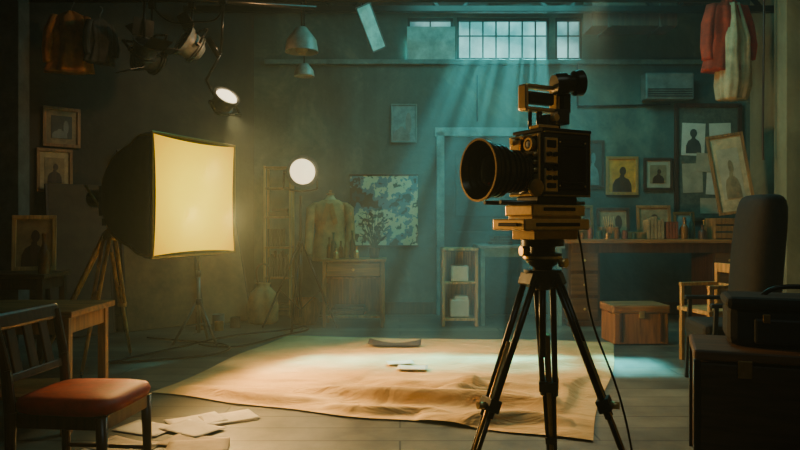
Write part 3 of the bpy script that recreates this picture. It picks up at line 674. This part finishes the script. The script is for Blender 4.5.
g=group('open_nightstand',(.69,8.2,0))
boxes('frame',g,[((-.19,0,.45),(.035,.34,.9)),((.19,0,.45),(.035,.34,.9)),((0,0,.885),(.42,.36,.03)),((0,0,.5),(.36,.34,.025)),((0,0,.08),(.36,.34,.03)),((0,.165,.45),(.36,.012,.8))],M_woodl)
boxes('boxes',g,[((0,-.04,.515+.09),(.2,.2,.18)),((0,-.03,.095+.11),(.22,.2,.2)),((.02,-.03,.09+.23),(.16,.18,.05))],M_paper,bevel=.012)
table('work_desk',1.4,8.35,1.0,.6,.93,M_tealp,M_grey)
g=group('books',(1.2,8.4,.932)); boxes('stack',g,[((0,0,.02),(.26,.2,.035),(0,0,.1)),((.01,0,.055),(.24,.18,.03),(0,0,-.15)),((0,.0,.085),(.2,.16,.03),(0,0,.2))],M_woodd)
g=group('long_desk',(2.95,8.35,0))
box('top',g,(0,0,.98),(2.1,.7,.045),M_woodx)
boxes('apron',g,[((0,-.31,.9),(1.95,.02,.11)),((0,.31,.9),(1.95,.02,.11))],M_woodd)
boxes('pedestal_left',g,[((-.83,0,.5),(.36,.6,.9))],M_woodd)
boxes('pedestal_right',g,[((.83,0,.5),(.36,.6,.9))],M_woodd)
boxes('drawer_fronts',g,[((sx*.83,-.305,z_),(.31,.015,.24)) for sx in (1,-1) for z_ in (.2,.48,.76)],M_wooddx)
for sx in (1,-1):
    for z_ in (.2,.48,.76): lathe('knob',g,[(0,0),(.006,0),(.016,.015),(0,.025)],(sx*.83,-.312,z_),M_gold,axis=(0,-1,0),seg=12)
boxes('plinths',g,[((-.83,0,.03),(.38,.62,.06)),((.83,0,.03),(.38,.62,.06))],M_woodd)
zt=1.0045
g=group('stationery_boxes',(2.45,8.33,zt))
boxes('box_a',g,[((-.3,0,.06),(.26,.2,.12)),((-.28,0,.145),(.2,.18,.05))],M_gold2,bevel=.006)
boxes('box_b',g,[((.02,.0,.07),(.2,.2,.14)),((.3,-.08,.04),(.24,.16,.08))],M_wood,bevel=.006)
g=group('books',(2.95,8.2,zt)); boxes('row',g,[((-.06+i*.04,0,.11+.01*(i%3)),(.034,.16,.22+.02*(i%3)),(0,.0,0)) for i in range(5)],A1); 
boxes('dark_spines',g,[((.16+i*.036,0,.1),(.03,.15,.2)) for i in range(4)],M_rust)
g=group('paint_jars',(2.65,8.07,zt))
for i in range(7):
    r_=.026+.005*(i%3); h_=.07+.03*((i*2)%3)
    lathe('jar_%d'%i,g,[(0,0),(r_,0),(r_,h_*.8),(r_*.8,h_*.85),(r_*.85,h_),(0,h_)],(-.55+i*.1,(i%2)*.03,0),(M_glassb,M_rust,M_glass,M_gold2)[i%4],seg=18)
cyls('brushes',g,[((-.25+i*.012,.03,.06),(-.3+i*.03,.03,.26),.004) for i in range(5)],M_woodl,seg=6)
g=group('glass_bottles',(3.36,8.15,zt))
for a in [(-.05,0,.04,.25,M_glassb),(.06,.06,.03,.3,M_glass),(.14,-.05,.045,.16,M_woodd),(.2,.05,.03,.22,M_gold2)]: bottle(g,*a)
g=group('wooden_crate',(3.8,8.2,zt)); boxes('slats',g,[((0,-.14,.04+i*.08),(.34,.012,.065)) for i in range(3)]+[((0,.14,.04+i*.08),(.34,.012,.065)) for i in range(3)]+[((sx*.165,0,.12),(.012,.28,.24)) for sx in (1,-1)]+[((0,0,.235),(.34,.28,.01))],M_wood)
picture('picture_frame',(3.88,8.22,1.765),.42,.95,rz=-.15,tilt=-.1,roll=-.14,fm=M_wood,art=M_paper2,fig=A1,mattem=M_cream)
picture('picture_frame',(2.2,8.6,zt+.2),.34,.4,tilt=-.12,fm=M_gold2,art=A2,fig=A1)
picture('picture_frame',(2.62,8.62,zt+.19),.4,.36,tilt=-.12,fm=M_woodd,art=A1,fig=M_woodd,land=True)
picture('picture_frame',(3.12,8.62,zt+.2),.42,.4,tilt=-.12,fm=M_wood,art=A1,fig=M_woodd)
picture('picture_frame',(3.5,8.64,zt+.16),.26,.32,tilt=-.12,fm=M_gold2,art=A4,fig=M_woodd)
def onback(x,z,w,h,**k): return picture('picture_frame',(x,9.095,z),w,h,**k)
onback(2.5,1.95,.3,.62,fm=M_woodd,art=A2,fig=A4)
onback(2.88,1.8,.42,.5,fm=M_gold,art=A3,fig=M_woodd)
onback(3.35,1.82,.38,.42,fm=M_woodd,art=A1,fig=M_woodd,mattem=M_paper2)
onback(2.14,1.75,.28,.5,fm=M_tealp,art=A4,fig=A2)
g=group('pinboard',(3.99,9.09,1.97))
boxes('frame',g,[((0,-.02,.74),(.86,.04,.05)),((0,-.02,-.74),(.86,.04,.05)),((-.41,-.02,0),(.05,.04,1.5)),((.41,-.02,0),(.05,.04,1.5))],M_woodd)
box('board',g,(0,-.01,0),(.8,.015,1.46),M_cork,bevel=0)
boxes('pinned_sheets',g,[((-.19,-.022,.3),(.3,.005,.42),(0,.04,0)),((.16,-.022,.28),(.28,.005,.46),(0,-.03,0)),((.15,-.022,-.25),(.34,.005,.34),(0,.05,0))],M_paper,bevel=0)
boxes('pinned_prints',g,[((-.2,-.022,-.2),(.26,.005,.38),(0,-.04,0)),((-.05,-.028,.0),(.22,.004,.24),(0,.1,0)),((.1,-.022,-.56),(.4,.005,.2))],M_paper2,bevel=0)
disc('print_head',g,-.19,.38,.045,.055,-.029,A2); shoulders('print_body',g,-.19,.12,.1,.22,-.028,A2)
disc('print_head',g,.15,-.2,.06,.07,-.03,A1)
g=group('wall_conduit',(2.3,9.07,0)); cyls('pipes',g,[((0,0,2.7),(0,0,3.3),.012),((0,0,2.7),(1.2,0,2.72),.012),((-1.3,0,3.1),(-1.3,0,2.5),.01)],M_black)
g=group('storage_trunk',(2.34,7.0,0),rz=.05)
box('body',g,(0,0,.16),(.54,.38,.3),M_wood,bevel=.01); box('lid',g,(0,0,.35),(.57,.41,.08),M_woodx,bevel=.015)
boxes('bands',g,[((-.2,0,.19),(.03,.395,.31)),((.2,0,.19),(.03,.395,.31))],M_woodd); box('latch',g,(0,-.2,.3),(.05,.02,.07),M_gold)
# black high-back armchair
g=group('high_back_armchair',(2.45,5.1,0),rz=-.1)
loft('back_cushion',g,[(.1,0,.40,.13,.22),(.11,0,.45,.14,.25),(.13,0,.8,.14,.26),(.16,0,1.15,.14,.26),(.18,0,1.32,.13,.25),(.18,0,1.385,.105,.22),(.18,0,1.4,.06,.16)],M_fab,seg=36,sub=1,sqr=.7)
box('seat_cushion',g,(-.12,0,.42),(.36,.48,.12),M_fab,bevel=.035)
for sy in (1,-1):
    boxes('arm_rest',g,[((-.08,.29*sy,.62),(.4,.05,.03))],M_blackm,bevel=.012)
    boxes('arm_posts',g,[((-.25,.29*sy,.31),(.03,.03,.62),(0,.04,0)),((.1,.29*sy,.31),(.03,.03,.62),(0,-.04,0)),((-.08,.29*sy,.35),(.36,.025,.04)),((-.08,.29*sy,.14),(.36,.02,.03))],M_blackm)
boxes('cross_rails',g,[((-.25,0,.34),(.03,.56,.04)),((.1,0,.34),(.03,.56,.04))],M_blackm)
# light wooden chair facing left
g=group('wooden_side_chair',(2.68,5.98,0),rz=.25)
boxes('frame',g,[((-.18,-.18,.22),(.035,.035,.44)),((.18,-.18,.42),(.035,.035,.84)),((-.18,.18,.22),(.035,.035,.44)),((.18,.18,.42),(.035,.035,.84)),((0,0,.45),(.42,.42,.035)),((.18,0,.8),(.025,.36,.08)),((.18,0,.64),(.02,.36,.05)),((0,-.18,.2),(.34,.02,.02)),((0,.18,.2),(.34,.02,.02)),((0,-.18,.66),(.4,.035,.03)),((-.18,-.18,.55),(.03,.03,.22)),((0,.18,.66),(.4,.035,.03)),((-.18,.18,.55),(.03,.03,.22))],M_woodl)
# foreground chest with bag
g=group('equipment_chest',(1.93,3.3,0),rz=math.radians(-20))
box('body',g,(0,0,.29),(1.0,.46,.52),wood('walnut',(.055,.028,.016),axis='X'),bevel=.01); box('lid',g,(0,0,.585),(1.03,.49,.05),M_wooddx,bevel=.012)
boxes('edge_trim',g,[((-.5,-.23,.29),(.03,.03,.54)),((.5,-.23,.29),(.03,.03,.54)),((0,-.232,.05),(1.0,.02,.03)),((-.5,.23,.29),(.03,.03,.54))],M_black)
boxes('latches',g,[((-.3,-.24,.53),(.06,.02,.08)),((.3,-.24,.53),(.06,.02,.08))],M_gold2)
boxes('feet',g,[((sx*.44,sy*.18,.015),(.07,.07,.03)) for sx in (1,-1) for sy in (1,-1)],M_black)
g=group('camera_bag',(1.9,3.36,.612),rz=math.radians(-20))
box('body',g,(0,0,.1),(.62,.32,.2),M_fab,bevel=.04); box('flap',g,(0,-.01,.205),(.64,.34,.06),M_fab,bevel=.025)
boxes('pocket',g,[((0,-.17,.08),(.4,.03,.12))],M_blackm,bevel=.012)
tube('handle',g,[(-.15,0,.22),(-.12,0,.27),(0,0,.285),(.12,0,.27),(.15,0,.22)],.012,M_black)
boxes('buckles',g,[((-.15,-.185,.14),(.03,.012,.04)),((.15,-.185,.14),(.03,.012,.04))],M_gold2,bevel=.002)

tube('floor_cable',None,[(-1.95,6.8,.012),(-1.5,6.4,.012),(-1.3,7.5,.012),(-.9,7.7,.012),(-1.1,8.0,.012)],.009,M_black)
tube('floor_cable',None,[(-2.5,5.9,.012),(-2.1,6.6,.012),(-1.9,7.2,.012),(-1.5,7.6,.012),(-1.2,7.7,.012),(-1.1,7.95,.012)],.009,M_black)
tube('floor_cable',None,[(-2.45,5.9,.012),(-1.9,6.1,.012),(-1.55,6.3,.012),(-1.6,6.9,.012),(-2.2,7.0,.012),(-2.6,7.2,.012)],.009,M_black)

# denser haze prisms shaped like light shafts, added so the window beams show
S=Vector((2.4,12.3,7.0))
bm=bmesh.new()
for x0,x1 in ((.78,.98),(1.05,1.3),(1.36,1.6),(1.68,1.92)):
    q=[Vector((x,9.0,z_)) for x,z_ in ((x0,3.33),(x1,3.33),(x1,3.74),(x0,3.74))]
    a=[bm.verts.new(v) for v in q]
    b=[]
    for v in q:
        k=(S.z-.14)/(S.z-v.z); b.append(bm.verts.new(S+(v-S)*k))
    bm.faces.new(a); bm.faces.new(b[::-1])
    for i in range(4): bm.faces.new((a[i],b[i],b[(i+1)%4],a[(i+1)%4]))
sm=bpy.data.materials.new('shaft_haze'); sm.use_nodes=True; N=sm.node_tree.nodes; L=sm.node_tree.links
N.remove(N['Principled BSDF']); vs=N.new('ShaderNodeVolumeScatter'); vs.inputs['Density'].default_value=.05; vs.inputs['Anisotropy'].default_value=.4; vs.inputs['Color'].default_value=(.75,.98,.95,1)
L.new(vs.outputs[0],N['Material Output'].inputs['Volume'])
fin('shaft_shaped_haze',bm,sm)

# ---------------------------------------------------------------- lights
def light(name,typ,loc,tgt,e,col,**k):
    l=bpy.data.lights.new(name,typ); l.energy=e; l.color=col
    for a,b in k.items(): setattr(l,a,b)
    o=bpy.data.objects.new(name,l); C.objects.link(o); o.location=loc
    o.rotation_euler=(Vector(tgt)-Vector(loc)).to_track_quat('-Z','Y').to_euler()
    return o
light('daylight_beam','SPOT',tuple(S),(1.25,9.1,3.55),80000,(.12,.82,.8),spot_size=.5,spot_blend=.5,shadow_soft_size=.15)
light('teal_fill_area','AREA',(1.3,6.8,4.15),(1.4,8.4,0),85,(.12,.8,.78),shape='RECTANGLE',size=2.2,size_y=1.3)  # added teal fill under the ceiling, no skylight opening is modelled
light('overhead_fill_area','AREA',(.8,1.2,4.2),(.5,4.5,.3),14,(.6,.85,.85),shape='RECTANGLE',size=2.5,size_y=1.5)  # added soft fill above the camera, out of view, no fixture
nx_,ny_=.935,-.354
for k,(dy,dz) in enumerate(((-.25,-.15),(.25,-.15),(0,.2))):
    px=-1.59+nx_*.1+(-ny_)*dy; py=5.475+ny_*.1+nx_*dy
    light('softbox_lamp','SPOT',(px,py,1.4+dz),(px+nx_*2,py+ny_*2,1.4+dz-.6),140,(1,.58,.18),spot_size=2.5,spot_blend=.5,shadow_soft_size=.025)
light('hanging_spot_beam','SPOT',(-1.54,6.28,2.18),(-.1,5.2,0),200,(1,.64,.26),spot_size=1.3,spot_blend=.9,shadow_soft_size=.02)
light('warm_fill_spot','SPOT',(1.9,6.6,3.3),(.3,5.2,0),260,(1,.7,.34),spot_size=1.1,spot_blend=.8,shadow_soft_size=.08)  # added warm spot to brighten the ground cloth, no lamp hangs here
light('stand_spot_beam','SPOT',(-1.08,7.72,1.76),(.9,4.5,.6),50,(1,.7,.36),spot_size=1.2,spot_blend=.8,shadow_soft_size=.02)
light('rear_fill_spot','SPOT',(-.9,6.4,3.2),(-3.2,7.6,1.9),40,(1,.55,.24),spot_size=1.6,spot_blend=.9,shadow_soft_size=.05)

w=bpy.data.worlds.new('World'); bpy.context.scene.world=w; w.use_nodes=True
N=w.node_tree.nodes; L=w.node_tree.links
bg=N['Background']; bg.inputs[0].default_value=(.3,.8,.82,1); bg.inputs[1].default_value=1.0
vs=N.new('ShaderNodeVolumeScatter'); vs.inputs['Color'].default_value=(.7,.95,.95,1); vs.inputs['Density'].default_value=.011; vs.inputs['Anisotropy'].default_value=.45
L.new(vs.outputs[0],N['World Output'].inputs['Volume'])

cam=bpy.data.cameras.new('Camera'); co=bpy.data.objects.new('Camera',cam); C.objects.link(co)
co.location=(0,0,1.2); co.rotation_euler=(PI/2,0,0); cam.sensor_width=36; cam.lens=36*700/800; cam.shift_y=-3/800
bpy.context.scene.camera=co
